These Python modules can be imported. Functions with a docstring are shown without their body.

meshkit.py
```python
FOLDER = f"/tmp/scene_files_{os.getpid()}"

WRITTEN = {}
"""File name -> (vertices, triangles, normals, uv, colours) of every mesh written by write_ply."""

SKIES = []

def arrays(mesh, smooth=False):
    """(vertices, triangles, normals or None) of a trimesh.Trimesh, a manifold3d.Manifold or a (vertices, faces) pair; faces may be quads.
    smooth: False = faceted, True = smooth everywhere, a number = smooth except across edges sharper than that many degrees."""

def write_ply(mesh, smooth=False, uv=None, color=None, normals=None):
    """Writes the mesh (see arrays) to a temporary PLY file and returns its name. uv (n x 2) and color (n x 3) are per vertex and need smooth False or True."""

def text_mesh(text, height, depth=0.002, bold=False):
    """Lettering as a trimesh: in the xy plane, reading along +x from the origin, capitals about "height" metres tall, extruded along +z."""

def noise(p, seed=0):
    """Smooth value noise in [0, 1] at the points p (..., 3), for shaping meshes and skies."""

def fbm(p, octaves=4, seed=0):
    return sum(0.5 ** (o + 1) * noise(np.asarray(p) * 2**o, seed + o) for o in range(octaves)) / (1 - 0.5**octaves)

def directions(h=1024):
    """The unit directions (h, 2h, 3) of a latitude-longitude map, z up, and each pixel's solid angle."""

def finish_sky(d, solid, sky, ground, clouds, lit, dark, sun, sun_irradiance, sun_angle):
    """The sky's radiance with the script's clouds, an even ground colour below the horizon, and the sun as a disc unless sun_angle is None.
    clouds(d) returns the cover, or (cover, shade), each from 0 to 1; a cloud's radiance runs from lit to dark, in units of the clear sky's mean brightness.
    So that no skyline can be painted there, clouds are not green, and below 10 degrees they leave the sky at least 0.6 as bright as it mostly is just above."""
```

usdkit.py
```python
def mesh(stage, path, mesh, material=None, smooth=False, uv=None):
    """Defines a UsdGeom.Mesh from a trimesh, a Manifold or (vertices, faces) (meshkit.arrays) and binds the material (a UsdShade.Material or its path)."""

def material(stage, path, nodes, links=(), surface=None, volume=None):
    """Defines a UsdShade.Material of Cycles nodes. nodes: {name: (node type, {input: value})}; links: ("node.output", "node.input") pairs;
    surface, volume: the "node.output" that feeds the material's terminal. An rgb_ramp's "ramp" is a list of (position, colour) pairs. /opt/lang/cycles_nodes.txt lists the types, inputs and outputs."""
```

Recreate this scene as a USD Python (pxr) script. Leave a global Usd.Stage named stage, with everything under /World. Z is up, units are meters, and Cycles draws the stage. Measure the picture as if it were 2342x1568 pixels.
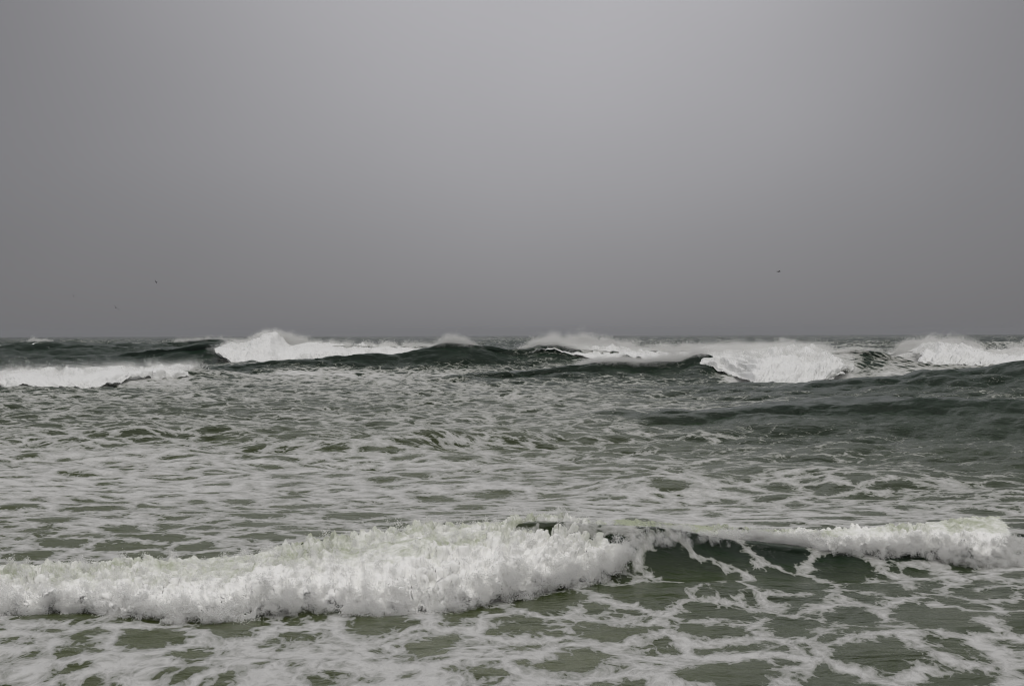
import math, numpy as np, usdkit
from pxr import Usd, UsdGeom, UsdLux, UsdShade, Gf, Sdf, Vt
from scipy.interpolate import PchipInterpolator, RegularGridInterpolator
from scipy.ndimage import map_coordinates, gaussian_filter, minimum_filter

stage = Usd.Stage.CreateInMemory()
UsdGeom.SetStageUpAxis(stage, 'Z')
UsdGeom.Xform.Define(stage, '/World')
UsdGeom.Scope.Define(stage, '/World/Looks')
T = Sdf.ValueTypeNames

# ------------------------------------------------------------------ camera
EYE = np.array([0.0, 0.0, 5.0])
HFOV = math.radians(40.0)
FPX = 1171.0 / math.tan(HFOV / 2)              # focal length in pixels of a 2342 wide picture
PITCH, ROLL = math.atan(18.0 / FPX), 0.0026
fwd = np.array([0, math.cos(PITCH), -math.sin(PITCH)])
right0, up0 = np.array([1.0, 0, 0]), np.array([0, math.sin(PITCH), math.cos(PITCH)])
right = math.cos(ROLL) * right0 - math.sin(ROLL) * up0
up = math.sin(ROLL) * right0 + math.cos(ROLL) * up0
cam = UsdGeom.Camera.Define(stage, '/World/camera')
m = Gf.Matrix4d(*[float(v) for row in (np.append(right, 0), np.append(up, 0), np.append(-fwd, 0), np.append(EYE, 1)) for v in row])
cam.AddTransformOp().Set(m)
cam.CreateHorizontalApertureAttr(36.0)
cam.CreateVerticalApertureAttr(36.0 * 685 / 1024)
cam.CreateFocalLengthAttr(18.0 / math.tan(HFOV / 2))
cam.CreateClippingRangeAttr((0.1, 60000.0))
cam.CreateExposureAttr(0.0)

# ------------------------------------------------------------------ sky and sun
SUN_EL, SUN_AZ = math.radians(55), math.radians(165)
SKY_STRENGTH = 0.1
# radiance of the overcast by sine of elevation: dark rain curtain at the horizon, bright overhead
ramp_deg = [(-90, .25), (-6, .34), (0, .435), (1.5, .450), (3, .463), (6.5, .475), (13.5, .43), (25, .62), (45, 1.15), (65, 1.9), (90, 2.3)]
NORM = 2.4
glow_deg = [(0, 1.12), (10.6, 1.0), (17.5, .72), (22, .54), (26, .44), (31, .37), (38, .35), (60, .42), (95, .57), (140, .58), (180, .58)]
GLOW = (math.sin(.012) * math.cos(.42), math.cos(.012) * math.cos(.42), math.sin(.42))
ga, gv_ = np.array(glow_deg).T
glow_f = PchipInterpolator(ga, gv_)
ba, bv_ = np.array(ramp_deg).T
base_f = PchipInterpolator(ba, bv_)
def tone(v): return (v * .998, v * .982, v * 1.028)
e_ = np.linspace(-1, 1, 256)
base_stops = [((q + 1) / 2, tone(float(base_f(math.degrees(math.asin(q)))) / NORM)) for q in e_]
glow_stops = [(q, (float(glow_f(q * 180)) / 1.2,) * 3) for q in np.linspace(0, 1, 256)]
usdkit.material(stage, '/World/Looks/sky_material', {
    'co': ('texture_coordinate', {}), 'sep': ('separate_xyz', {}),
    'el': ('map_range', {'from_min': -1.0, 'from_max': 1.0, 'to_min': 0.0, 'to_max': 1.0}),
    'base': ('rgb_ramp', {'ramp': base_stops}),
    'map': ('mapping', {'scale': (1.8, 1.8, 3.0), 'location': (3.1, .4, 1.7)}),
    'n': ('noise_texture', {'scale': 1.0, 'detail': 3.0, 'roughness': .5}),
    'nr': ('map_range', {'from_min': .3, 'from_max': .7, 'to_min': .94, 'to_max': 1.06}),
    'dot': ('vector_math', {'math_type': 'dot_product', 'vector2': GLOW}),
    'ang': ('math', {'math_type': 'arccosine', 'use_clamp': False}), 'angn': ('math', {'math_type': 'multiply', 'value2': 1 / math.pi}),
    'glow': ('rgb_ramp', {'ramp': glow_stops}), 'gbw': ('rgb_to_bw', {}),
    'k': ('math', {'math_type': 'multiply'}), 'k2': ('math', {'math_type': 'multiply', 'value2': 1.2 * NORM / SKY_STRENGTH}),
    'scale': ('vector_math', {'math_type': 'scale'}),
    'sky': ('sky_texture', {'sky_type': 'single_scattering', 'sun_disc': False, 'sun_elevation': SUN_EL, 'sun_rotation': SUN_AZ}),
    'mixsky': ('mix', {'fac': 0.985}),
    'bg': ('background_shader', {'strength': SKY_STRENGTH}),
}, [('co.generated', 'sep.vector'), ('sep.z', 'el.value'), ('el.result', 'base.fac'),
    ('co.generated', 'map.vector'), ('map.vector', 'n.vector'), ('n.fac', 'nr.value'), ('co.generated', 'dot.vector1'), ('dot.value', 'ang.value1'),
    ('ang.value', 'angn.value1'), ('angn.value', 'glow.fac'), ('glow.color', 'gbw.color'),
    ('nr.result', 'k.value1'), ('gbw.val', 'k.value2'), ('k.value', 'k2.value1'), ('base.color', 'scale.vector1'), ('k2.value', 'scale.scale'),
    ('sky.color', 'mixsky.color1'), ('scale.vector', 'mixsky.color2'), ('mixsky.color', 'bg.color')], surface='bg.background')
dome = UsdLux.DomeLight.Define(stage, '/World/sky')
dome.GetPrim().SetCustomDataByKey('kind', 'structure')
dome.GetPrim().SetCustomDataByKey('label', 'dark grey overcast storm sky')
UsdShade.MaterialBindingAPI.Apply(dome.GetPrim()).Bind(UsdShade.Material.Get(stage, '/World/Looks/sky_material'))
sun = UsdLux.DistantLight.Define(stage, '/World/sun')
sun.CreateIntensityAttr(0.22); sun.CreateAngleAttr(40.0); sun.CreateNormalizeAttr(True); sun.CreateColorAttr(Gf.Vec3f(1, .97, .93))
sd = np.array([math.sin(SUN_AZ) * math.cos(SUN_EL), math.cos(SUN_AZ) * math.cos(SUN_EL), math.sin(SUN_EL)])
zx = np.cross([0, 0, 1.0], sd); zx /= np.linalg.norm(zx); zy = np.cross(sd, zx)
sun.AddTransformOp().Set(Gf.Matrix4d(*[float(v) for r in (np.append(zx, 0), np.append(zy, 0), np.append(sd, 0), [0, 0, 80, 1]) for v in r]))

# ------------------------------------------------------------------ helpers
used = {}
def numbered(parent, name):
    k = used.get((parent, name), -1) + 1
    used[(parent, name)] = k
    return f'{parent}/{name}' if k == 0 else f'{parent}/{name}_{k:03d}'

def tag(p, label=None, cat=None, group=None, kind=None):
    for k, v in (('label', label), ('category', cat), ('group', group), ('kind', kind)):
        if v: p.SetCustomDataByKey(k, v)
    return p

def thing(name, label, cat, group=None, loc=(0, 0, 0)):
    x = UsdGeom.Xform.Define(stage, numbered('/World', name))
    x.AddTranslateOp().Set(Gf.Vec3d(*map(float, loc)))
    tag(x.GetPrim(), label, cat, group)
    return str(x.GetPath()), np.array(loc, float)

def put(parent, name, v, f, mat, n=None, attrs=None, label=None, kind=None):
    """One mesh with its own normals and per-vertex float attributes. f may be quads."""
    path = numbered(parent, name)
    g = UsdGeom.Mesh.Define(stage, path)
    g.CreatePointsAttr(Vt.Vec3fArray.FromNumpy(np.ascontiguousarray(v, np.float32)))
    g.CreateFaceVertexCountsAttr(Vt.IntArray.FromNumpy(np.full(len(f), f.shape[1], np.int32)))
    g.CreateFaceVertexIndicesAttr(Vt.IntArray.FromNumpy(np.ascontiguousarray(f, np.int32).ravel()))
    g.CreateSubdivisionSchemeAttr('none')
    if n is not None:
        g.CreateNormalsAttr(Vt.Vec3fArray.FromNumpy(np.ascontiguousarray(n, np.float32))); g.SetNormalsInterpolation('vertex')
    for k, a in (attrs or {}).items():
        UsdGeom.PrimvarsAPI(g).CreatePrimvar(k, T.FloatArray, 'vertex').Set(Vt.FloatArray.FromNumpy(np.ascontiguousarray(a, np.float32)))
    UsdShade.MaterialBindingAPI.Apply(g.GetPrim()).Bind(UsdShade.Material.Get(stage, f'/World/Looks/{mat}'))
    tag(g.GetPrim(), label=label, kind=kind)
    return g

def ray(px, py):
    d = (px - 1171.0) / FPX * right - (py - 784.0) / FPX * up + fwd
    return d

def at(px, py, d):
    """The point at the distance d (metres along +y) seen in that direction."""
    r = ray(px, py)
    return EYE + r * (d / r[1])

def grid_faces(nr, nc):
    i, j = np.meshgrid(np.arange(nr - 1), np.arange(nc - 1), indexing='ij')
    a = i * nc + j
    return np.stack([a, a + 1, a + nc + 1, a + nc], -1).reshape(-1, 4)

def grid_normals(P):
    du, dv = np.gradient(P, axis=1), np.gradient(P, axis=0)
    n = np.cross(du, dv)
    return n / np.maximum(np.linalg.norm(n, axis=-1, keepdims=True), 1e-12)

def smooth(a, b, x):
    t = np.clip((x - a) / (b - a), 0, 1)
    return t * t * (3 - 2 * t)

class Tile:
    """A periodic field with a given spectrum, sampled anywhere."""
    def __init__(self, L, N, lo, hi, power, seed, spread=0.0):
        rng = np.random.default_rng(seed)
        k = np.fft.fftfreq(N, L / N) * 2 * np.pi
        kx, ky = np.meshgrid(k, k)
        kk = np.hypot(kx, ky); kk[0, 0] = 1e-9
        amp = np.where((kk > 2 * np.pi / hi) & (kk < 2 * np.pi / lo), kk ** -power, 0)
        amp *= np.exp(-(2 * np.pi / hi / kk) ** 2)
        if spread: amp = amp * (np.abs(ky / kk) ** spread + .06)
        F = amp * np.exp(2j * np.pi * rng.random((N, N))) 
        self.h = np.fft.ifft2(F).real
        s = self.h.std(); self.h = (self.h / s).astype(np.float32)
        self.dx = (np.fft.ifft2(-1j * kx / kk * F).real / s).astype(np.float32)
        self.dy = (np.fft.ifft2(-1j * ky / kk * F).real / s).astype(np.float32)
        self.L, self.N = L, N
    def __call__(self, x, y, what='h', angle=0.0):
        c, s = math.cos(angle), math.sin(angle)
        X, Y = (c * x + s * y) / self.L * self.N, (-s * x + c * y) / self.L * self.N
        return map_coordinates(getattr(self, what), [Y, X], order=1, mode='grid-wrap')

# ------------------------------------------------------------------ materials
def foam_nodes():
    """Lace of foam at several sizes. Inputs are world positions and the mesh's 'foam' attribute; result node: fm (0..1)."""
    nodes = {
        'pos': ('geometry', {}), 'fa': ('attribute', {'attribute': 'foam'}),
        'lu': ('attribute', {'attribute': 'lu'}), 'lv': ('attribute', {'attribute': 'lv'}), 'flat': ('combine_xyz', {}),
        'w1': ('noise_texture', {'scale': .55, 'detail': 3.0, 'roughness': .55}),
        'w1c': ('vector_math', {'math_type': 'subtract', 'vector2': (.5, .5, .5)}),
        'w1s': ('vector_math', {'math_type': 'scale', 'scale': 1.25}),
        'p1': ('vector_math', {'math_type': 'add'}),
        'w2': ('noise_texture', {'scale': 2.4, 'detail': 3.0, 'roughness': .6}),
        'w2c': ('vector_math', {'math_type': 'subtract', 'vector2': (.5, .5, .5)}),
        'w2s': ('vector_math', {'math_type': 'scale', 'scale': .28}),
        'p2': ('vector_math', {'math_type': 'add'}),
        'va': ('voronoi_texture', {'feature': 'distance_to_edge', 'scale': .54}),
        'vb': ('voronoi_texture', {'feature': 'distance_to_edge', 'scale': 1.5}),
        'vc': ('voronoi_texture', {'feature': 'distance_to_edge', 'scale': 4.2}),
        'ea': ('map_range', {'from_min': 0.0, 'from_max': .42, 'to_min': 1.0, 'to_max': 0.0, 'clamp': True}),
        'eb': ('map_range', {'from_min': 0.0, 'from_max': .38, 'to_min': 1.0, 'to_max': 0.0, 'clamp': True}),
        'ec': ('map_range', {'from_min': 0.0, 'from_max': .35, 'to_min': 1.0, 'to_max': 0.0, 'clamp': True}),
        'nf': ('noise_texture', {'scale': 6.0, 'detail': 7.0, 'roughness': .68}),
        'nl': ('noise_texture', {'scale': .33, 'detail': 4.0, 'roughness': .6}),
        's1': ('math', {'math_type': 'multiply_add', 'value2': .66, 'value3': -.23}),
        's2': ('math', {'math_type': 'multiply_add', 'value2': .30}),
        's3': ('math', {'math_type': 'multiply_add', 'value2': .15}),
        's4': ('math', {'math_type': 'multiply_add', 'value2': .28}),
        's5': ('math', {'math_type': 'multiply_add', 'value2': .62}),
        's6': ('math', {'math_type': 'subtract', 'value2': .825}),
        'sum0': ('math', {'math_type': 'add'}),
        'lmap': ('mapping', {'scale': (.028, .085, .05)}),
        'lane': ('noise_texture', {'scale': 1.0, 'detail': 3.0, 'roughness': .55, 'distortion': .5}),
        'lw': ('math', {'math_type': 'multiply_add', 'value2': .60, 'value3': -.30}), 'sum1': ('math', {'math_type': 'add'}),
        'crisp': ('attribute', {'attribute': 'crisp'}),
        'c0': ('math', {'math_type': 'subtract', 'value2': .575}), 'sum': ('math', {'math_type': 'multiply_add', 'value3': .575}),
        'fm': ('map_range', {'range_type': 'smoothstep', 'from_min': .49, 'from_max': .66, 'to_min': 0.0, 'to_max': 1.0, 'clamp': True}),
        'has': ('map_range', {'from_min': 0.0, 'from_max': .12, 'to_min': 0.0, 'to_max': 1.0, 'clamp': True}),
        'fmm': ('math', {'math_type': 'multiply'}),
    }
    links = [('lu.fac', 'flat.x'), ('lv.fac', 'flat.y'), ('flat.vector', 'w1.vector'), ('w1.color', 'w1c.vector1'), ('w1c.vector', 'w1s.vector1'),
             ('flat.vector', 'p1.vector1'), ('w1s.vector', 'p1.vector2'), ('p1.vector', 'w2.vector'), ('w2.color', 'w2c.vector1'), ('w2c.vector', 'w2s.vector1'),
             ('p1.vector', 'p2.vector1'), ('w2s.vector', 'p2.vector2'), ('p2.vector', 'va.vector'), ('p2.vector', 'vb.vector'), ('p2.vector', 'vc.vector'),
             ('va.distance', 'ea.value'), ('vb.distance', 'eb.value'), ('vc.distance', 'ec.value'), ('p2.vector', 'nf.vector'), ('flat.vector', 'nl.vector'),
             ('ea.result', 's1.value1'), ('eb.result', 's2.value1'), ('s1.value', 's2.value3'), ('ec.result', 's3.value1'), ('s2.value', 's3.value3'),
             ('nf.fac', 's4.value1'), ('s3.value', 's4.value3'), ('nl.fac', 's5.value1'), ('s4.value', 's5.value3'), ('s5.value', 's6.value1'),
             ('s6.value', 'sum0.value1'), ('fa.fac', 'sum0.value2'), ('pos.position', 'lmap.vector'), ('lmap.vector', 'lane.vector'), ('lane.fac', 'lw.value1'), ('sum0.value', 'sum1.value1'), ('lw.value', 'sum1.value2'), ('sum1.value', 'c0.value1'), ('c0.value', 'sum.value1'), ('crisp.fac', 'sum.value2'), ('sum.value', 'fm.value'), ('fa.fac', 'has.value'), ('fm.result', 'fmm.value1'), ('has.result', 'fmm.value2')]
    return nodes, links

def sea_material(name):
    nodes, links = foam_nodes()
    nodes.update({
        'murk_shade': ('attribute', {'attribute': 'murk_shade'}),
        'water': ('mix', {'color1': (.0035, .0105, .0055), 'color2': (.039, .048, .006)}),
        'ripA': ('noise_texture', {'scale': .30, 'detail': 7.0, 'roughness': .5}),
        'ripB': ('noise_texture', {'scale': 2.2, 'detail': 5.0, 'roughness': .55}),
        'ripm': ('mapping', {'scale': (.55, 1, 1)}),
        'rip': ('math', {'math_type': 'multiply_add', 'value2': .24}),
        'bw': ('bump', {'strength': 1.0, 'distance': .55}),
        'wb': ('principled_bsdf', {'roughness': .16, 'ior': 1.333}), 'gloss': ('attribute', {'attribute': 'gloss'}),
        'fine': ('noise_texture', {'scale': 14.0, 'detail': 6.0, 'roughness': .72}),
        'ft': ('math', {'math_type': 'multiply_add', 'value2': .70, 'value3': -.35}), 'ft2': ('math', {'math_type': 'add'}),
        'fr': ('map_range', {'from_min': .50, 'from_max': 1.10, 'to_min': 0.0, 'to_max': 1.0, 'clamp': True}),
        'fc': ('rgb_ramp', {'ramp': [(0, (.13, .15, .10)), (.22, (.29, .30, .265)), (.5, (.40, .402, .375)), (1, (.56, .56, .535))]}),
        'bf': ('bump', {'strength': .8, 'distance': .07}),
        'fb': ('principled_bsdf', {'roughness': .75, 'specular_ior_level': .25}),
        'mx': ('mix_closure', {}),
    })
    links += [('murk_shade.fac', 'water.fac'), ('water.color', 'wb.base_color'), ('pos.position', 'ripm.vector'), ('ripm.vector', 'ripA.vector'), ('ripm.vector', 'ripB.vector'),
              ('ripB.fac', 'rip.value1'), ('ripA.fac', 'rip.value3'), ('rip.value', 'bw.height'), ('bw.normal', 'wb.normal'),
              ('p2.vector', 'fine.vector'), ('fine.fac', 'ft.value1'), ('ft.value', 'ft2.value1'), ('sum.value', 'ft2.value2'), ('ft2.value', 'fr.value'), ('fr.result', 'fc.fac'), ('fc.color', 'fb.base_color'), ('ft2.value', 'bf.height'), ('bf.normal', 'fb.normal'),
              ('gloss.fac', 'wb.specular_ior_level'), ('fmm.value', 'mx.fac'), ('wb.BSDF', 'mx.closure1'), ('fb.BSDF', 'mx.closure2')]
    usdkit.material(stage, f'/World/Looks/{name}', nodes, links, surface='mx.closure')
sea_material('sea_water')

def whitewater_material(name, scale, tint, white):
    """Churned foam: white, with thin greenish bubbly patches; ragged holes where the 'edge' attribute goes to 0."""
    usdkit.material(stage, f'/World/Looks/{name}', {
        'pos': ('geometry', {}), 'edge': ('attribute', {'attribute': 'edge'}), 'thin': ('attribute', {'attribute': 'thin'}),
        'n1': ('noise_texture', {'scale': 1.3 * scale, 'detail': 4.0, 'roughness': .6, 'distortion': .6}),
        'n2': ('noise_texture', {'scale': 9.0 * scale, 'detail': 5.0, 'roughness': .7, 'distortion': .4}),
        'n3': ('noise_texture', {'scale': 26.0 * scale, 'detail': 3.0, 'roughness': .65}),
        't1': ('math', {'math_type': 'multiply_add', 'value2': .55}), 't2': ('math', {'math_type': 'add'}),
        'tr': ('map_range', {'range_type': 'smoothstep', 'from_min': .95, 'from_max': 1.45, 'to_min': 0.0, 'to_max': 1.0, 'clamp': True}),
        'col': ('mix', {'color1': white, 'color2': tint}),
        'h': ('math', {'math_type': 'multiply_add', 'value2': .4}),
        'bump': ('bump', {'strength': .6, 'distance': .035 / scale}),
        'd': ('principled_bsdf', {'roughness': .8, 'specular_ior_level': .2}),
        'tl': ('translucent_bsdf', {'color': (.8, .8, .79)}), 'dm': ('mix_closure', {'fac': .06}),
        'a0': ('math', {'math_type': 'multiply', 'value2': .8}), 'a1': ('math', {'math_type': 'multiply_add', 'value2': .4}), 'a3': ('math', {'math_type': 'multiply_add', 'value2': .8}), 'a2': ('math', {'math_type': 'add'}),
        'ar': ('map_range', {'range_type': 'smoothstep', 'from_min': 1.28, 'from_max': 1.42, 'to_min': 0.0, 'to_max': 1.0, 'clamp': True}),
        'clear': ('transparent_bsdf', {}), 'mx': ('mix_closure', {}),
    }, [('pos.position', 'n1.vector'), ('pos.position', 'n2.vector'), ('pos.position', 'n3.vector'),
        ('n2.fac', 't1.value1'), ('n1.fac', 't1.value3'), ('t1.value', 't2.value1'), ('thin.fac', 't2.value2'), ('t2.value', 'tr.value'), ('tr.result', 'col.fac'),
        ('n3.fac', 'h.value1'), ('n2.fac', 'h.value3'), ('h.value', 'bump.height'), ('bump.normal', 'd.normal'), ('col.color', 'd.base_color'),
        ('d.BSDF', 'dm.closure1'), ('tl.BSDF', 'dm.closure2'),
        ('n1.fac', 'a0.value1'), ('n3.fac', 'a1.value1'), ('a0.value', 'a1.value3'), ('n2.fac', 'a3.value1'), ('a1.value', 'a3.value3'), ('a3.value', 'a2.value1'), ('edge.fac', 'a2.value2'), ('a2.value', 'ar.value'), ('ar.result', 'mx.fac'),
        ('clear.BSDF', 'mx.closure1'), ('dm.closure', 'mx.closure2')], surface='mx.closure')
whitewater_material('near_whitewater', 1.0, (.38, .41, .29), (.86, .86, .825))
whitewater_material('far_whitewater', .16, (.66, .68, .66), (.75, .755, .73))
usdkit.material(stage, '/World/Looks/spray_drops', {'d': ('diffuse_bsdf', {'color': (.82, .82, .80)}), 't': ('translucent_bsdf', {'color': (.82, .82, .80)}), 'm': ('mix_closure', {'fac': .4})},
                [('d.BSDF', 'm.closure1'), ('t.BSDF', 'm.closure2')], surface='m.closure')
usdkit.material(stage, '/World/Looks/gull_grey', {'n': ('noise_texture', {'scale': 30.0}), 'c': ('mix', {'color1': (.03, .03, .033), 'color2': (.06, .06, .065)}), 'p': ('principled_bsdf', {'roughness': .7})},
                [('n.fac', 'c.fac'), ('c.color', 'p.base_color')], surface='p.BSDF')

# ------------------------------------------------------------------ the waves: crests as lines in the world
class Ridge:
    def __init__(self, pts, wf, wb, base=0.0, trough=0.0, lean=0.0, fade=8.0, pf=1.35, pb=1.6):
        P = np.array([at(*p) for p in pts])
        P = P[np.argsort(P[:, 0])]
        self.x0, self.x1 = P[0, 0], P[-1, 0]
        self.fy, self.fz = PchipInterpolator(P[:, 0], P[:, 1]), PchipInterpolator(P[:, 0], P[:, 2])
        self.wf, self.wb, self.base, self.trough, self.lean, self.fade, self.pf, self.pb = wf, wb, base, trough, lean, fade, pf, pb
    def where(self, x):
        xc = np.clip(x, self.x0, self.x1)
        return self.fy(xc), self.fz(xc), np.exp(-((x - xc) / self.fade) ** 2)
    def __call__(self, x, y):
        yc, zc, k = self.where(x)
        s = y - yc
        A = (zc - self.base) * k
        g = np.where(s < 0, np.exp(-np.abs(s / self.wf) ** self.pf), np.exp(-np.abs(s / self.wb) ** self.pb))
        z = A * g - self.trough * k * np.exp(-((s + 2.0 * self.wf) / (1.1 * self.wf)) ** 2)
        lean = -self.lean * k * g ** 3 * np.where(s < 0, 1, np.exp(-np.abs(s / self.wb)))
        return z, lean, g * k

R = {}
R['far_dark'] = Ridge([(-200, 803, 330), (0, 796, 330), (97, 790, 330), (218, 793, 322), (330, 799, 315), (430, 806, 310)], 14, 16, -.6, .5, 3, 12)
R['behind_a'] = Ridge([(330, 792, 345), (420, 787, 345), (487, 780, 345), (560, 785, 345), (640, 792, 345)], 12, 14, -.4, .3, 3, 10)
R['a'] = Ridge([(330, 806, 285), (380, 800, 283), (423, 796, 280), (487, 793, 279), (530, 795, 280), (700, 797, 284), (900, 798, 288), (1080, 801, 290)], 8.5, 12, -.6, .9, 4.5, 7)
R['b'] = Ridge([(560, 842, 196), (640, 835, 198), (749, 826, 200), (826, 820, 201), (900, 820, 202), (984, 803, 203), (1028, 793, 204), (1102, 796, 205), (1169, 808, 206), (1196, 806, 207), (1246, 797, 208), (1287, 800, 208), (1340, 812, 208), (1450, 812, 208), (1600, 810, 208), (1800, 808, 210), (1950, 815, 212)], 8.5, 11, -.6, .7, 3.5, 8)
R['c'] = Ridge([(1136, 863, 158), (1219, 857, 160), (1287, 848, 161), (1337, 841, 162), (1394, 835, 163), (1455, 839, 163), (1536, 836, 163), (1572, 822, 163), (1595, 815, 163), (1630, 824, 164), (1700, 832, 165), (1800, 828, 166), (1880, 815, 168), (1941, 807, 170), (1990, 813, 171), (2040, 826, 172), (2100, 838, 173), (2200, 842, 174)], 7.5, 8, -.5, .6, 3.5, 6)
R['right'] = Ridge([(2010, 826, 196), (2076, 808, 196), (2140, 804, 196), (2230, 808, 196), (2342, 804, 196), (2480, 806, 196)], 8, 10, -.5, .4, 2, 8)
R['d'] = Ridge([(1760, 893, 119), (1841, 888, 120), (1925, 880, 121), (2059, 872, 122), (2099, 860, 123), (2133, 856, 123), (2193, 856, 124), (2260, 848, 125), (2311, 837, 126), (2342, 835, 126), (2450, 832, 127), (2600, 838, 128)], 9, 8, -.4, .4, 2, 8)
R['f'] = Ridge([(1600, 950, 84), (1680, 940, 84), (1850, 930, 85), (2050, 926, 86), (2200, 924, 87), (2342, 922, 88), (2600, 922, 90)], 6.0, 8, -.4, .9, 2.0, 6)
R['left_bore'] = Ridge([(-250, 868, 150), (0, 866, 150), (200, 860, 150), (330, 850, 150), (440, 846, 151)], 5, 9, -.2, .2, 1, 5)
R['g'] = Ridge([(300, 988, 68), (420, 982, 68), (600, 978, 69), (760, 986, 69)], 2.8, 4, -.05, .10, .3, 5)
R['g2'] = Ridge([(780, 1010, 60), (900, 996, 61), (1000, 986, 62), (1100, 990, 63), (1300, 1000, 64)], 2.6, 4, -.05, .08, .3, 6)
R['g3'] = Ridge([(1560, 1072, 46), (1700, 1062, 47), (1850, 1062, 47), (1960, 1072, 47)], 2.2, 3, 0, .08, .2, 4)
# the near breaker
NB = [(-250, 1340, 27.6), (0, 1332, 28.2), (200, 1324, 28.4), (400, 1310, 28.5), (600, 1280, 28.7), (800, 1252, 29.0), (1000, 1228, 29.4), (1200, 1206, 29.9), (1400, 1202, 30.3), (1500, 1206, 30.5), (1600, 1214, 30.8), (1700, 1220, 31.1), (1800, 1226, 31.4), (1900, 1228, 31.8), (2000, 1226, 32.2), (2100, 1218, 32.7), (2200, 1202, 33.2), (2290, 1186, 33.7), (2400, 1192, 34.3), (2600, 1200, 35.2)]
NB = [(a, b + 26 * float(smooth(1260, 1420, a)), c) for a, b, c in NB]
R['near'] = Ridge(NB, .85, 2.4, -.05, .16, .35, 3, pf=1.5, pb=1.5)

R['near_foot'] = Ridge([(1250, 1290, 30.0), (1350, 1276, 30.2), (1500, 1268, 30.5), (1700, 1272, 31.1), (2000, 1276, 32.2), (2290, 1250, 33.7), (2600, 1256, 35.2)], 3.2, 1.6, -.05, .10, .3, .8, pf=1.3)
# ------------------------------------------------------------------ sea surface
def rows():
    y, out = 11.0, []
    while y < 9000:
        out.append(y)
        k = np.interp(y, [11, 22, 25, 27, 36, 40, 70, 110, 320, 500, 900, 9000], [.0042, .0034, .0022, .0017, .0017, .004, .0042, .0028, .0030, .005, .008, .02])
        y *= 1 + k
    return np.array(out)
YR = rows()
NC = 820
U = np.linspace(-1, 1, NC)
HW = YR * math.tan(HFOV / 2) * 1.18 + 4.0
HW = HW * (1 + 1.2 * smooth(400, 3000, YR))
X0, Y0 = U[None, :] * HW[:, None], np.repeat(YR[:, None], NC, 1)

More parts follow.
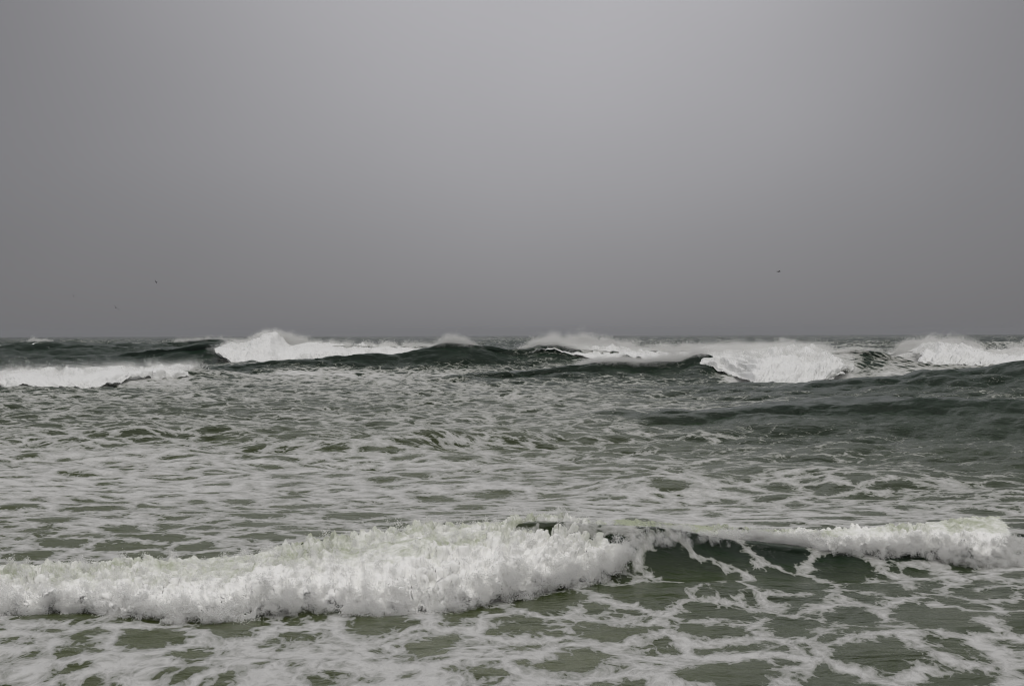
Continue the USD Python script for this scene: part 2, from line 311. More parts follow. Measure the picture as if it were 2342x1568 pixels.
chop = Tile(41.0, 1024, .25, 7.0, 2.2, 1, 1.0)
chop2 = Tile(67.0, 1024, .4, 16.0, 2.4, 2, 1.5)
swell = Tile(431.0, 1024, 4.0, 70.0, 2.9, 3, 2.5)
def sea(x, y):
    """Displaced surface over the points (x, y): position, foam-free."""
    wave_k = smooth(36, 60, y)
    far_k = smooth(215, 420, y)
    a1 = .026 + .064 * wave_k + .02 * smooth(90, 200, y)
    a2 = .025 + .07 * wave_k + .05 * smooth(90, 200, y) + .22 * far_k
    a3 = .10 * wave_k * smooth(60, 120, y) + .75 * far_k
    masks, rz_, ry_ = {}, 0, 0
    for k, r in R.items():
        rz, ry, g = r(x, y)
        rz_, ry_ = rz_ + rz, ry_ + ry
        masks[k] = g
    calm = 1 - .8 * np.clip(sum(masks[k] for k in ('far_dark', 'behind_a', 'a', 'b', 'c', 'right')), 0, 1)
    a3 = a3 * calm; a2 = a2 * (.5 + .5 * calm)
    z = a1 * chop(x, y, 'h', .15) + a2 * chop2(x, y, 'h', -.1) + a3 * swell(x, y, 'h', .06)
    dx = 1.1 * (a1 * chop(x, y, 'dx', .15) + a2 * chop2(x, y, 'dx', -.1) + a3 * swell(x, y, 'dx', .06))
    dy = 1.1 * (a1 * chop(x, y, 'dy', .15) + a2 * chop2(x, y, 'dy', -.1) + a3 * swell(x, y, 'dy', .06))
    return np.stack([x + dx, y + dy + ry_, z + rz_], -1), masks
P, MK = sea(X0, Y0)
N = grid_normals(P)

# how much foam lies where, on the ground plane (screen rows of the flat sea -> metres): a coarse map
FX = [-200, 0, 300, 600, 900, 1171, 1400, 1700, 2000, 2342, 2600]
FR = {
    768: [.0] * 11,
    774: [.03] * 11,
    788: [.02] * 11,
    803: [.04, .04, .04, .04, .05, .05, .06, .06, .06, .07, .07],
    815: [.08, .08, .08, .12, .14, .15, .30, .40, .40, .50, .50],
    838: [.14, .14, .14, .40, .46, .34, .40, .45, .50, .55, .55],
    855: [.30, .30, .25, .66, .70, .45, .34, .30, .40, .40, .4],
    880: [.36, .36, .36, .46, .50, .44, .30, .24, .22, .22, .22],
    905: [.42, .42, .42, .44, .48, .44, .32, .28, .26, .24, .24],
    935: [.44, .42, .40, .40, .42, .40, .38, .28, .12, .10, .10],
    965: [.46, .44, .38, .34, .42, .42, .42, .24, .08, .06, .06],
    1000: [.48, .46, .44, .44, .52, .48, .42, .26, .14, .10, .10],
    1040: [.60, .60, .60, .58, .57, .48, .38, .28, .22, .12, .12],
    1080: [.64, .64, .63, .60, .57, .56, .44, .32, .34, .24, .24],
    1120: [.64, .64, .63, .60, .57, .56, .52, .48, .42, .38, .38],
    1165: [.56, .56, .52, .46, .50, .56, .62, .60, .52, .50, .5],
    1210: [.50, .50, .46, .42, .40, .46, .58, .60, .56, .52, .5],
    1260: [.50, .50, .46, .44, .42, .42, .50, .52, .50, .50, .5],
    1330: [.50, .50, .50, .50, .50, .42, .36, .36, .36, .36, .36],
    1400: [.36, .36, .38, .40, .42, .42, .38, .34, .36, .40, .4],
    1450: [.44, .44, .42, .42, .46, .50, .50, .46, .46, .46, .46],
    1500: [.52, .52, .50, .50, .52, .54, .52, .50, .48, .46, .46],
    1580: [.53, .53, .51, .50, .54, .54, .52, .48, .46, .44, .44],
    1900: [.54] * 11,
}
gd = np.array([5.0 * FPX / (r - 766) for r in FR])[::-1]          # distance of the flat sea in that row
gv = np.array(list(FR.values()))[::-1]
cover = RegularGridInterpolator((np.log(gd), (np.array(FX) - 1171) / FPX), gv, bounds_error=False, fill_value=None)
def foam_at(x, y):
    return cover(np.stack([np.log(np.clip(y, gd[0], gd[-1])), np.clip(x / y, -.45, .45)], -1))
FOAM = foam_at(X0, Y0)
steep = np.clip(-N[..., 1], 0, 1)                                     # faces turned to the shore
for k, cut in (('a', 1.0), ('b', .85), ('c', .75), ('d', .6), ('f', .85), ('far_dark', .5), ('behind_a', .3)):
    front = MK[k] * (Y0 < R[k].where(X0)[0] + 2)
    FOAM = FOAM * (1 - cut * smooth(.12, .6, front))
PXS = X0 / Y0 * FPX + 1171
for k, a_, b_, amt in (('c', 1660, 1960, .75), ('right', 2000, 2600, .55), ('b', 1330, 1640, .55), ('b', 1150, 1340, .08), ('a', 520, 1080, .5), ('left_bore', -300, 440, .3)):
    s_ = Y0 - R[k].where(X0)[0]
    w_ = R[k].wf
    FOAM = FOAM + amt * smooth(a_ - 30, a_ + 30, PXS) * smooth(b_ + 30, b_ - 30, PXS) * smooth(-3.2 * w_, -1.6 * w_, s_) * smooth(1.5 * w_, .2 * w_, s_)
sheet = smooth(1950, 2040, PXS) * smooth(138, 148, Y0) * smooth(205, 192, Y0)
cen = np.interp(PXS, [600, 1130], [190, 168])
strip = smooth(570, 680, PXS) * smooth(1180, 1050, PXS) * np.exp(-((Y0 - cen) / 7.0) ** 2)
FOAM = FOAM + .55 * sheet + .45 * strip
yc, zc, kk = R['near'].where(X0)
ns = Y0 - yc
FOAM = np.where((np.abs(ns) < 1.6), FOAM - .05, FOAM) - .08 * smooth(1350, 1450, PXS) * smooth(1900, 1750, PXS) * np.exp(-((ns + .8) / 1.2) ** 2)
# whitecaps on the steep crests of the open sea
crest = smooth(1.35, 2.2, swell(X0, Y0, 'h', .06) + .55 * chop2(X0, Y0, 'h', -.1)) * smooth(260, 420, Y0)
FOAM = np.clip(FOAM + .28 * crest, 0, 1)
MURK_SHADE = np.clip(np.interp(Y0, [10, 26, 45, 80, 140, 220, 400], [.80, .72, .62, .40, .14, .06, .03]) * (.5 + .9 * FOAM), 0, 1)
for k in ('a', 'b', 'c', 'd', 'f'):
    MURK_SHADE = MURK_SHADE * (1 - .6 * MK[k])
MURK_SHADE = MURK_SHADE * (1 - .40 * smooth(1250, 1900, PXS)) * (1 - .55 * MK['near_foot'])
MURK_SHADE = MURK_SHADE * (1 - .62 * smooth(.05, .5, MK['near']) * (ns < .2) * smooth(1300, 1450, PXS))  # near face under the lip: shade of the hollow put into the water colour

KX = np.interp(YR, [12, 28, 48, 150, 320], [1.4, 1.35, 1.05, 1.0, 1.0])
KY = np.interp(YR, [12, 28, 48, 120, 320], [.85, .9, 1.9, 2.0, 1.5])
LU = X0 * KX[:, None] + 0 * Y0
LV = np.repeat(np.r_[0, np.cumsum(np.diff(YR) * KY[1:])][:, None], NC, 1)
CRISP = np.interp(np.log(Y0), np.log([12, 27, 45, 90, 200, 400, 2000]), [1.8, 1.65, 1.2, .95, .80, .75, .8])
GLOSS = np.interp(np.log(Y0), np.log([12, 40, 120, 300, 900, 9000]), [.42, .36, .17, .10, .06, .03])     # wind-roughened water shows less sky with distance
# faces: each breaking wave and big swell keeps its own piece of the surface
FACES = grid_faces(len(YR), NC)
owner = np.zeros(X0.shape, int)
order = ['far_dark', 'behind_a', 'a', 'b', 'right', 'c', 'left_bore', 'd', 'f', 'near']
for i, k in enumerate(order):
    owner[(MK[k] > .22) & (np.abs(X0) < HW[:, None] * .995)] = i + 1
fo = owner.ravel()[FACES[:, 0]]
def cut_sea(parent, name, i, label=None, kind=None):
    F = FACES[fo == i]
    idx = np.unique(F)
    back = np.zeros(X0.size, np.int64); back[idx] = np.arange(len(idx))
    return put(parent, name, P.reshape(-1, 3)[idx], back[F], 'sea_water', N.reshape(-1, 3)[idx], {'foam': FOAM.ravel()[idx], 'murk_shade': MURK_SHADE.ravel()[idx], 'gloss': GLOSS.ravel()[idx], 'crisp': CRISP.ravel()[idx], 'lu': LU.ravel()[idx], 'lv': LV.ravel()[idx]}, label, kind)
cut_sea('/World', 'sea', 0, 'foam-streaked grey-green stormy sea', 'structure')

# ------------------------------------------------------------------ whitewater and spray builders
rnd = np.random.default_rng(7)
nz = [Tile(16.0, 512, .45, 2.2, 2.0, 21 + k) for k in range(3)]

def drop_cloud(path, n, rmin, rmax, seed, stretch):
    r = np.random.default_rng(seed)
    c = r.normal(size=(n, 3)) * .42 * np.array(stretch)
    rad = np.exp(r.uniform(math.log(rmin), math.log(rmax), n)) 
    o = np.array([[1, 0, 0], [-1, 0, 0], [0, 1, 0], [0, -1, 0], [0, 0, 1], [0, 0, -1]], float)
    q = np.array([[0, 2, 4], [2, 1, 4], [1, 3, 4], [3, 0, 4], [2, 0, 5], [1, 2, 5], [3, 1, 5], [0, 3, 5]])
    jig = r.uniform(.6, 1.4, (n, 6, 1))
    v = (c[:, None] + rad[:, None, None] * o[None] * jig).reshape(-1, 3)
    f = (np.arange(n)[:, None, None] * 6 + q[None]).reshape(-1, 3)
    return v, f

def spray(parent, pts, scales, kind_, seed):
    """Drops thrown off a wave: small clouds of drops at the points."""
    path = numbered(parent, 'spray')
    pi = UsdGeom.PointInstancer.Define(stage, path)
    n, rmin, rmax, stretch = kind_
    for k in range(4):
        v, f = drop_cloud('', n, rmin, rmax, seed * 10 + k, stretch)
        g = UsdGeom.Mesh.Define(stage, f'{path}/drops_{k + 1:03d}')
        g.CreatePointsAttr(Vt.Vec3fArray.FromNumpy(v.astype(np.float32)))
        g.CreateFaceVertexCountsAttr(Vt.IntArray.FromNumpy(np.full(len(f), 3, np.int32)))
        g.CreateFaceVertexIndicesAttr(Vt.IntArray.FromNumpy(f.astype(np.int32).ravel()))
        g.CreateSubdivisionSchemeAttr('none')
        UsdShade.MaterialBindingAPI.Apply(g.GetPrim()).Bind(UsdShade.Material.Get(stage, '/World/Looks/spray_drops'))
        pi.GetPrototypesRel().AddTarget(g.GetPath())
    r = np.random.default_rng(seed)
    N_ = len(pts)
    pi.CreateProtoIndicesAttr(Vt.IntArray.FromNumpy(r.integers(0, 4, N_).astype(np.int32)))
    pi.CreatePositionsAttr(Vt.Vec3fArray.FromNumpy(np.asarray(pts, np.float32)))
    s = np.asarray(scales, np.float32)
    pi.CreateScalesAttr(Vt.Vec3fArray.FromNumpy(np.repeat(s[:, None], 3, 1) if s.ndim == 1 else s))
    a = r.uniform(-.5, .5, N_)
    pi.CreateOrientationsAttr(Vt.QuathArray([Gf.Quath(math.cos(t), 0, math.sin(t), 0) for t in a]))
    tag(pi.GetPrim(), kind='stuff')
    return pi

def interp_px(tab, xs):
    t = np.array(tab, float)
    return PchipInterpolator(t[:, 0], t[:, 1])(xs)

def sea_z(x, y):
    return sea(np.atleast_1d(x), np.atleast_1d(y))[0][..., 2]

def first_hit(px, py):
    """Distance at which the line of sight meets the sea."""
    out = []
    for a, b in zip(px, py):
        q = ray(a, b); q = q / q[1]
        xr = q[0] * YR
        j = np.clip(np.round((xr / HW + 1) / 2 * (NC - 1)).astype(int), 0, NC - 1)
        i_ = np.arange(len(YR))
        S_ = P[i_, j]
        k = np.nonzero(S_[:, 2] >= 5 + q[2] * S_[:, 1])[0]
        out.append(S_[k[0], 1] if len(k) else 400.0)
    return np.array(out)

def whitewater(parent, bottom, top, ridge, d_cap, back, nu, nv, lump, mat, seed, ends=(20, 20), thin_top=0.0, skirt=.09, ragged=1.0, full=1.0, ahead=.05, torn=0.0, lift=-.5, reach=2.2, sag=1.15, slope=.2):
    """A churning mass of foam: toe line and top line (picture directions at their distances) joined over a rounded, lumpy body."""
    x0, x1 = max(bottom[0][0], top[0][0]), min(bottom[-1][0], top[-1][0])
    px = np.linspace(x0, x1, nu)
    yb, yt = interp_px(bottom, px), interp_px(top, px)
    gx1 = (px - 1171) / FPX * d_cap / lump[1]
    jit = sum(.55 ** o * nz[o % 3](gx1 * 1.9 ** o, 0 * px + 3.3 * seed + o, 'h') for o in range(5))
    yb = yb + (jit - lift) * lump[0] * .55 * FPX / d_cap * ragged
    cy = R[ridge].where((px - 1171) / FPX * d_cap)[0]
    ks = np.linspace(x0, x1, 80)
    hit = gaussian_filter(minimum_filter(first_hit(ks, np.interp(ks, px, yb)), 3), 1.5)
    rr = R[ridge]
    dt = np.clip(np.interp(px, ks, hit), cy - reach * rr.wf - rr.lean, cy - .15 * back)
    dt = gaussian_filter(dt, nu / 80. * 3, mode='nearest') - ahead * back
    depth = (cy + .1 * back - dt)[:, None]
    toe = np.array([at(a, b, d) for a, b, d in zip(px, yb, dt)])
    crown = np.array([at(a, b, d) for a, b, d in zip(px, yt, dt + depth[:, 0])])
    e = np.minimum(smooth(x0, x0 + ends[0], px), smooth(x1, x1 - ends[1], px))
    H = np.maximum(crown[:, 2] - toe[:, 2], .02)
    v = np.linspace(0, 1, nv)
    th = v * math.pi * .92
    fr = th < math.pi / 2
    Yc = toe[:, 1] + depth[:, 0]
    fo_ = slope * (1 - 2 * th / math.pi) + (1 - slope) * np.cos(th)
    y = np.where(fr[None], Yc[:, None] - depth * fo_[None], Yc[:, None] - back * np.cos(th)[None])
    z = toe[:, 2][:, None] + H[:, None] * np.abs(np.sin(th))[None] ** sag
    ff = ((toe[:, 0] - 0)[:, None] * (1 - np.sin(th))[None] + crown[:, 0][:, None] * np.sin(th)[None])
    S = np.stack([ff, y, z], -1)
    n0 = grid_normals(S)
    n0 = -n0
    # lumps of several sizes; the field lives on the surface's own length coordinates
    arc = np.cumsum(np.r_[0, np.linalg.norm(np.diff(S[nu // 2], axis=0), axis=1)])
    gx, gy = S[..., 0] / lump[1], np.repeat(arc[None], nu, 0) / lump[1]
    b = np.zeros(gx.shape)
    amp = 1.0
    for o in range(5):
        t = nz[o % 3](gx * 1.9 ** o + 3.1 * o + seed, gy * 1.9 ** o + 1.7 * o, 'h', .4 * o)
        b += amp * (1.3 * np.minimum(np.abs(t), 1.8) - 1.0)
        amp *= .44
    b = b * (.75 + .5 * np.clip(nz[0](S[..., 0] / lump[1] / 4, gy / 4, 'h'), -1, 1.6))
    wv = np.minimum(1, np.sin(np.clip(v, 0, 1) * math.pi) * 5.0 + .1)[None] * (.25 + .75 * e)[:, None]
    S = S + n0 * (lump[0] * b * wv)[..., None]
    nrm = -grid_normals(S)
    edge = np.clip(np.minimum(smooth(0, skirt, v), smooth(1, 1 - skirt, v))[None] * 1.1 * full * e[:, None], 0, 1)
    if torn:
        q = nz[1](S[..., 0] / 1.1, (S[..., 1] + S[..., 2]) / 1.1 + 5, 'h') * .7 + nz[2](S[..., 0] / .35, (S[..., 1] + S[..., 2]) / .35, 'h') * .45
        edge = edge * (1 - torn * smooth(.35, 1.1, q) * smooth(.22, .42, v)[None])
    thin = thin_top * smooth(.14, .42, v)[None] * np.ones((nu, 1))
    F = grid_faces(nu, nv)[:, ::-1]
    put(parent, 'whitewater', S.reshape(-1, 3), F, mat, nrm.reshape(-1, 3), {'edge': edge.ravel(), 'thin': thin.ravel()})
    return dict(px=px, toe=toe, crown=crown, S=S, e=e, v=v, H=H)

def rand_on(W, n, v_lo, v_hi, r):
    i = r.integers(0, len(W['px']), n)
    j = (r.uniform(v_lo, v_hi, n) * (len(W['v']) - 1)).astype(int)
    return W['S'][i, j], i

FAR_DROPS = (170, .014, .042, (1, .8, .8))
NEAR_DROPS = (120, .03, .10, (1, 1, 1))

def far_spray(parent, W, n, height, seed, drift=(1.5, 2.5), scale=(.8, 2.0), top_only=None):
    """Spindrift blown off the crest: drops that rise and trail back to sea."""
    r = np.random.default_rng(seed)
    base, i = rand_on(W, n, .28, .72, r)
    gust = .5 + .5 * np.interp(W['px'][i], W['px'], gaussian_filter(np.random.default_rng(seed + 5).normal(size=len(W['px'])), len(W['px']) / 22.) * math.sqrt(len(W['px']) / 22.) * 1.9)
    hgt = np.minimum(r.exponential(1.0, n), 2.2) * height * np.clip(gust, .1, 1.4)
    pts = base + np.stack([r.normal(0, .6, n) - drift[0] * hgt / max(height, .1) * .35, r.uniform(0, 1, n) * drift[1] + hgt * .4, hgt - .25], -1)
    sc = r.uniform(scale[0], scale[1], n) * np.clip(1.15 - .18 * hgt / height, .5, 1.2)
    spray(parent, pts, sc, FAR_DROPS, seed)

def jets(parent, x0, x1, y_base, d, n, length, tilt, per, seed, scale=(.5, 1.3)):
    """Wind-torn plumes: each starts on the crest and thins out as it rises."""
    r = np.random.default_rng(seed)
    P_, S_ = [], []
    for _ in range(n):
        u = r.uniform(0, 1)
        bx = x0 + (x1 - x0) * u
        L = length * (.6 + .4 * math.sin(math.pi * u)) * (.15 + 1.1 * r.beta(1.2, 2.0))
        tl = tilt + .35 + r.normal(0, .3)
        t = r.beta(1.0, 1.9, per)
        wd = 1.5 + 6.0 * t
        px = bx + L * t * tl + 8 * np.sin(t * 3 + r.uniform(0, 6)) * t + r.normal(0, 1, per) * wd * .8
        py = np.interp(bx, *y_base) - L * t * (1 - .15 * t) + r.normal(0, 1, per) * wd * .35 + 3
        dd = d + r.normal(0, .8, per) + 3 * t
        P_.append([at(a, b, c) for a, b, c in zip(px, py, dd)]); S_.append(r.uniform(*scale, per) * (.8 + .7 * t))
    spray(parent, np.vstack(P_), np.concatenate(S_), FAR_DROPS, seed + 1)

def crest_spray(parent, ridge, p0, p1, n, height, seed, scale=(.3, .9), back=1.5):
    """A fringe of foam drops along the very crest line of a wave."""
    r = np.random.default_rng(seed)
    px = r.uniform(p0, p1, n)
    d0 = np.full(n, 200.0)
    for _ in range(6):
        x = (px - 1171) / FPX * d0
        d0 = R[ridge].where(x)[0]
    yc_ = R[ridge].where(x)[0]
    s_ = np.linspace(-4, 4, 25)
    Q, _ = sea(np.repeat(x[:, None], 25, 1), yc_[:, None] + s_[None])
    top = Q[np.arange(n), Q[..., 2].argmax(1)]
    gust = np.clip(.6 + .6 * nz[0](x / 5, x * 0 + seed, 'h'), .05, 2)
    h = np.minimum(r.exponential(1, n), 2.5) * height * gust
    taper = np.minimum(1, np.minimum(px - p0, p1 - px) / (.2 * (p1 - p0)))
    pts = top + np.stack([r.normal(0, .3, n), r.uniform(-.6, back, n) + h, h * taper - .15 + r.normal(0, .08, n)], -1)
    spray(parent, pts, r.uniform(*scale, n) * (.4 + .6 * taper), FAR_DROPS, seed)

# ------------------------------------------------------------------ breaking waves
BW = 'waves breaking in white foam'
# the far breaker with the high plume
w, _ = thing('breaking_wave', 'far breaking wave with a dark green face and a tall white plume above the horizon', 'breaking wave', BW)
cut_sea(w, 'wave_face', order.index('a') + 1)
W = whitewater(w, [(508, 800), (520, 818), (538, 831), (580, 835), (621, 837), (700, 838), (800, 836), (900, 832), (1000, 824), (1085, 812)],
               [(508, 792), (530, 788), (571, 787), (598, 772), (620, 763), (634, 763), (650, 778), (669, 790), (706, 783), (756, 787), (816, 793), (883, 792), (984, 795), (1035, 790), (1060, 789), (1085, 802)],
               'a', 282, 6.0, 620, 70, (.34, 4.6), 'far_whitewater', 1.0, (14, 14))
far_spray(w, W, 700, .45, 31, scale=(.5, 1.3))
jets(w, 580, 680, ([560, 620, 700], [785, 772, 786]), 286, 34, 20, .35, 45, 33)
jets(w, 520, 1000, ([500, 1000], [788, 794]), 287, 60, 14, .5, 14, 36)

# middle ridge with the spindrift
w, _ = thing('breaking_wave', 'middle green wave rising in the centre, spindrift blowing off its white crest', 'breaking wave', BW)
cut_sea(w, 'wave_face', order.index('b') + 1)
W = whitewater(w, [(1195, 806), (1246, 799), (1287, 803), (1313, 812), (1354, 821), (1455, 817), (1536, 824), (1700, 830), (1850, 830), (1900, 822)],
               [(1195, 803), (1213, 800), (1253, 790), (1287, 794), (1337, 796), (1387, 796), (1421, 800), (1455, 804), (1536, 805), (1600, 799), (1706, 798), (1807, 793), (1857, 797), (1900, 808)],
               'b', 208, 4.0, 620, 60, (.26, 3.8), 'far_whitewater', 5.0, (20, 20))
far_spray(w, W, 800, .35, 41, scale=(.5, 1.2))
jets(w, 1225, 1440, ([1200, 1253, 1440], [800, 792, 800]), 212, 60, 36, .25, 26, 43)
jets(w, 1440, 1900, ([1440, 1700, 1900], [804, 798, 800]), 213, 60, 14, .3, 14, 48)
r = np.random.default_rng(47)
crest_spray(w, 'b', 1000, 1090, 230, .28, 46, scale=(.4, 1.1))
crest_spray(w, 'b', 1190, 1345, 420, .30, 49)

# right-centre plunging breaker
w, _ = thing('breaking_wave', 'broad white breaker right of centre tumbling between two dark green shoulders', 'breaking wave', BW)
cut_sea(w, 'wave_face', order.index('c') + 1)
W = whitewater(w, [(1590, 822), (1622, 830), (1642, 843), (1666, 858), (1696, 872), (1743, 882), (1841, 884), (1891, 870), (1920, 852), (1940, 838)],
               [(1590, 816), (1622, 808), (1660, 802), (1706, 799), (1760, 798), (1807, 797), (1857, 800), (1885, 810), (1910, 826), (1940, 836)],
               'c', 165, 5.0, 460, 80, (.30, 4.0), 'far_whitewater', 9.0, (18, 18))
far_spray(w, W, 800, .4, 51, scale=(.4, 1.1))
crest_spray(w, 'c', 1310, 1600, 900, .28, 52)
crest_spray(w, 'c', 1900, 2010, 160, .15, 54, scale=(.2, .6))

# far right breaker
w, _ = thing('breaking_wave', 'white breaker throwing spray at the right edge, behind the dark swell', 'breaking wave', BW)
cut_sea(w, 'wave_face', order.index('right') + 1)
W = whitewater(w, [(2060, 826), (2100, 830), (2193, 838), (2294, 838), (2342, 834), (2480, 834)],
               [(2060, 815), (2076, 804), (2110, 790), (2133, 787), (2165, 787), (2193, 794), (2227, 803), (2277, 808), (2311, 806), (2342, 801), (2480, 800)],
               'right', 196, 5.0, 360, 60, (.30, 4.0), 'far_whitewater', 13.0, (40, 20))
far_spray(w, W, 600, .45, 61, scale=(.5, 1.2))
jets(w, 2060, 2230, ([2050, 2140, 2240], [806, 792, 804]), 198, 46, 26, .1, 30, 63)

# left bore
w, _ = thing('breaking_wave', 'low white line of broken foam rolling in at the left edge', 'breaking wave', BW)
cut_sea(w, 'wave_face', order.index('left_bore') + 1)
W = whitewater(w, [(-200, 880), (0, 881), (60, 885), (168, 886), (215, 889), (262, 884), (279, 874), (353, 866), (403, 862), (442, 858)],
               [(-200, 858), (0, 856), (97, 845), (134, 850), (202, 847), (282, 838), (323, 843), (370, 840), (420, 837), (442, 852)],
               'left_bore', 148, 4.0, 460, 60, (.24, 3.0), 'far_whitewater', 17.0, (20, 14))
far_spray(w, W, 420, .35, 71, scale=(.5, 1.2))

# whitecap at the far left
w, _ = thing('breaking_wave', 'small white cap on a dark swell at the far left under the horizon', 'breaking wave', BW)
cut_sea(w, 'wave_face', order.index('far_dark') + 1)
W = whitewater(w, [(76, 788), (97, 791), (122, 797)], [(76, 785), (97, 778), (122, 793)], 'far_dark', 325, 3.0, 70, 30, (.12, 3.4), 'far_whitewater', 21.0, (12, 10), ragged=.4)
crest_spray(w, 'far_dark', 68, 126, 170, .40, 84, scale=(.4, 1.0))

w, _ = thing('breaking_wave', 'feathering crest rising just behind the far dark green wave face', 'breaking wave', BW)
cut_sea(w, 'wave_face', order.index('behind_a') + 1)
r = np.random.default_rng(81); n = 260
cx = r.uniform(400, 580, n)
pl = [at(px, R['behind_a'].fz(0) * 0 + py, 343 + dd) for px, py, dd in zip(cx, np.interp(cx, [400, 487, 580], [783, 776, 786]) + r.normal(0, 2.0, n), r.uniform(-2, 2, n))]
spray(w, pl, r.uniform(.5, 1.2, n), FAR_DROPS, 82)

# dark swells without foam
g = cut_sea('/World', 'swell', order.index('d') + 1); tag(g.GetPrim(), 'dark green swell rising to the right edge in front of the white breakers', 'swell')
g = cut_sea('/World', 'swell', order.index('f') + 1); tag(g.GetPrim(), 'long low dark swell in the middle distance at the right, nearest of the swells', 'swell')

# ------------------------------------------------------------------ the near breaker
w, _ = thing('breaking_wave', 'near breaking wave across the foreground, white roller at left and dark green curl at right', 'breaking wave', BW)
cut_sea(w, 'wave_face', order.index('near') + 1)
W = whitewater(w, [(-250, 1392), (0, 1396), (60, 1388), (150, 1400), (300, 1410), (480, 1422), (560, 1408), (700, 1392), (850, 1408), (1000, 1402), (1080, 1385), (1150, 1360), (1250, 1348), (1330, 1338), (1400, 1310), (1440, 1280)],
               [(-250, 1310), (0, 1304), (200, 1300), (400, 1290), (560, 1274), (700, 1250), (850, 1228), (960, 1210), (1060, 1204), (1200, 1192), (1330, 1196), (1400, 1215), (1440, 1240)],
               'near', 29, 1.1, 1250, 170, (.085, .62), 'near_whitewater', 2.0, (20, 60), thin_top=.42, skirt=.11, ragged=2.0, ahead=.14, torn=.5, lift=.3, reach=4.2, sag=1.0, slope=.75)
WL = whitewater(w, [(1690, 1228), (1760, 1234), (1850, 1250), (1950, 1264), (2050, 1270), (2150, 1276), (2230, 1290), (2280, 1298), (2325, 1290)],
                [(1690, 1219), (1760, 1219), (1850, 1215), (1950, 1212), (2050, 1204), (2150, 1194), (2230, 1183), (2280, 1182), (2325, 1196)],
                'near', 32, .8, 560, 90, (.05, .42), 'near_whitewater', 4.0, (170, 120), thin_top=.4, skirt=.28, ragged=1.8, ahead=.25, lift=.6)
WC = whitewater(w, [(1380, 1284), (1430, 1256), (1500, 1240), (1560, 1237), (1640, 1234), (1740, 1234), (1800, 1242), (1880, 1240)],
                [(1380, 1192), (1430, 1190), (1500, 1195), (1600, 1203), (1700, 1209), (1740, 1212), (1800, 1214), (1880, 1212)],
                'near', 30.6, .8, 420, 80, (.03, .36), 'near_whitewater', 5.0, (30, 120), thin_top=.6, skirt=.4, ragged=1.5, full=.32, ahead=.05)
r = np.random.default_rng(91)
b3, i3 = rand_on(WL, 900, .02, .3, r)
b4, i4 = rand_on(WC, 350, .02, .4, r)
b1, i1 = rand_on(W, 1500, .0, .14, r)
b2, i2 = rand_on(W, 1300, .05, .60, r)
p1 = b1 + np.stack([r.normal(0, .06, len(b1)), -np.abs(r.normal(0, .10, len(b1))), r.normal(0.0, .05, len(b1))], -1)
p2 = b2 + np.stack([r.normal(0, .04, len(b2)), -np.abs(r.normal(0, .04, len(b2))), np.abs(r.normal(0, .06, len(b2)))], -1)
p3 = np.vstack([b3, b4]); p3 = p3 + np.stack([r.normal(0, .05, len(p3)), -np.abs(r.normal(0, .06, len(p3))), r.normal(-.02, .05, len(p3))], -1)
spray(w, np.vstack([p1, p2, p3]), np.r_[r.uniform(.06, .16, len(p1)), r.uniform(.04, .12, len(p2)), r.uniform(.05, .13, len(p3))], NEAR_DROPS, 92)

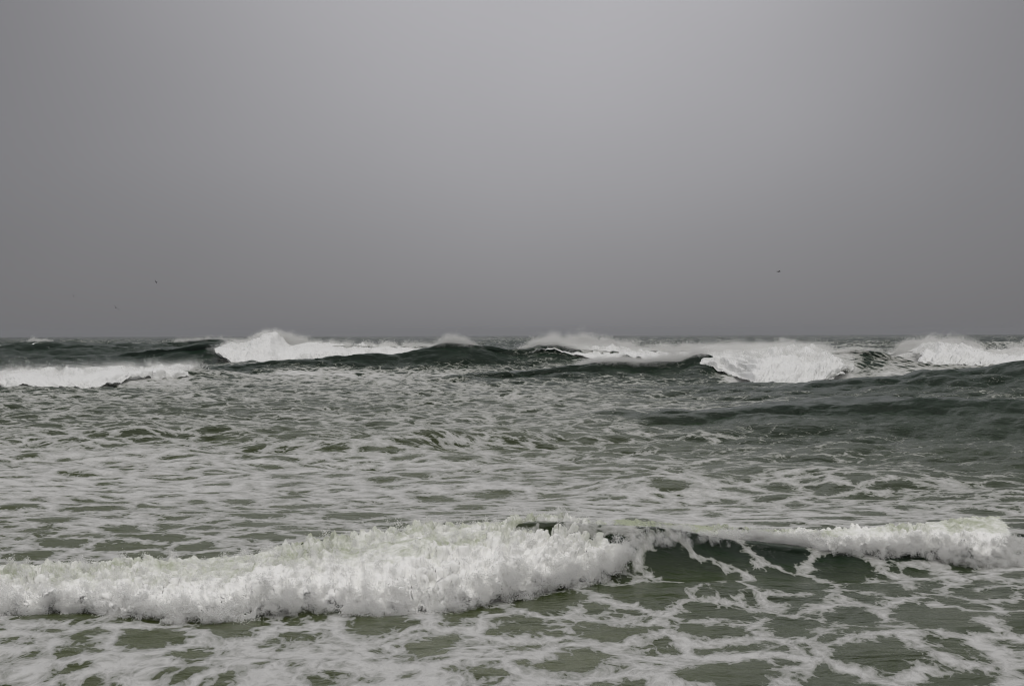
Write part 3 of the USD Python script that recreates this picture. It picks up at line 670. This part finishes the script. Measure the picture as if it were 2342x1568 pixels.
# ------------------------------------------------------------------ gulls
def gull(label, px, py, d, span, bank, heading, flap):
    c = at(px, py, d)
    root, _ = thing('gull', label, 'gull', None, c)
    ch, sh, cb, sb = math.cos(heading), math.sin(heading), math.cos(bank), math.sin(bank)
    def rot(v):
        v = np.asarray(v, float)
        x, y, z = v[..., 0] * cb + v[..., 2] * sb, v[..., 1], -v[..., 0] * sb + v[..., 2] * cb
        return np.stack([x * ch - y * sh, x * sh + y * ch, z], -1)
    import trimesh
    def ell(c_, s):
        q = trimesh.creation.icosphere(2, 1.0)
        return np.array(q.vertices) * s + c_, np.array(q.faces)
    k = span / 1.4
    for nm, c_, s in (('body', (0, 0, 0), (.075, .24, .07)), ('head', (0, .27, .03), (.045, .07, .045)), ('tail', (0, -.27, .0), (.06, .12, .012))):
        v, f = ell(np.array(c_), np.array(s)); put(root, nm, rot(v * k), f, 'gull_grey')
    v, f = ell(np.array((0, .35, .02)), np.array((.012, .045, .012))); put(root, 'beak', rot(v * k), f, 'gull_grey')
    for sgn in (-1, 1):
        t = np.linspace(0, 1, 12); chord = .17 * (1 - t ** 2.2) + .015
        x = sgn * (.05 + .65 * t); z = .03 + flap * np.interp(t, [0, .45, 1], [0, .16, .10]); yl = .08 + .07 * np.sin(t * math.pi * .8) - .14 * t ** 2
        top_ = np.stack([np.stack([x, yl, z], -1), np.stack([x, yl - chord * .4, z + .018 * (1 - t)], -1), np.stack([x, yl - chord, z - .004], -1), np.stack([x, yl - chord * .4, z - .012 * (1 - t) - .003], -1)], 0)
        top_ = np.vstack([top_, top_[:1]])
        put(root, 'wing', rot(top_.reshape(-1, 3) * k), grid_faces(5, 12), 'gull_grey')
gull('lone gull flying level above the sea at the right', 1781, 621, 200, 1.35, .12, 1.9, .5)
gull('gull banking steeply at the left, lowest above the horizon', 265, 703, 190, 1.35, .75, .4, .3)
gull('small gull at the far left edge, wings almost upright', 168, 677, 220, 1.2, 1.35, .3, .4)
gull('tiny gull at the left, highest of the birds there', 357, 645, 270, 1.0, .9, 1.2, .4)

# ------------------------------------------------------------------ haze
usdkit.material(stage, '/World/Looks/sea_haze', {'v': ('principled_volume', {'color': (.36, .37, .38), 'density': .00011, 'anisotropy': .0})}, [], volume='v.volume')
hx, hy0, hy1, hz0, hz1 = 9500.0, -40.0, 10500.0, -6.0, 40.0
hv = np.array([[sx * hx, y, z] for z in (hz0, hz1) for y in (hy0, hy1) for sx in (-1, 1)])
hf = np.array([[0, 2, 3, 1], [4, 5, 7, 6], [0, 1, 5, 4], [2, 6, 7, 3], [0, 4, 6, 2], [1, 3, 7, 5]])
put('/World', 'haze', hv, hf, 'sea_haze', label='thin grey sea haze', kind='stuff')
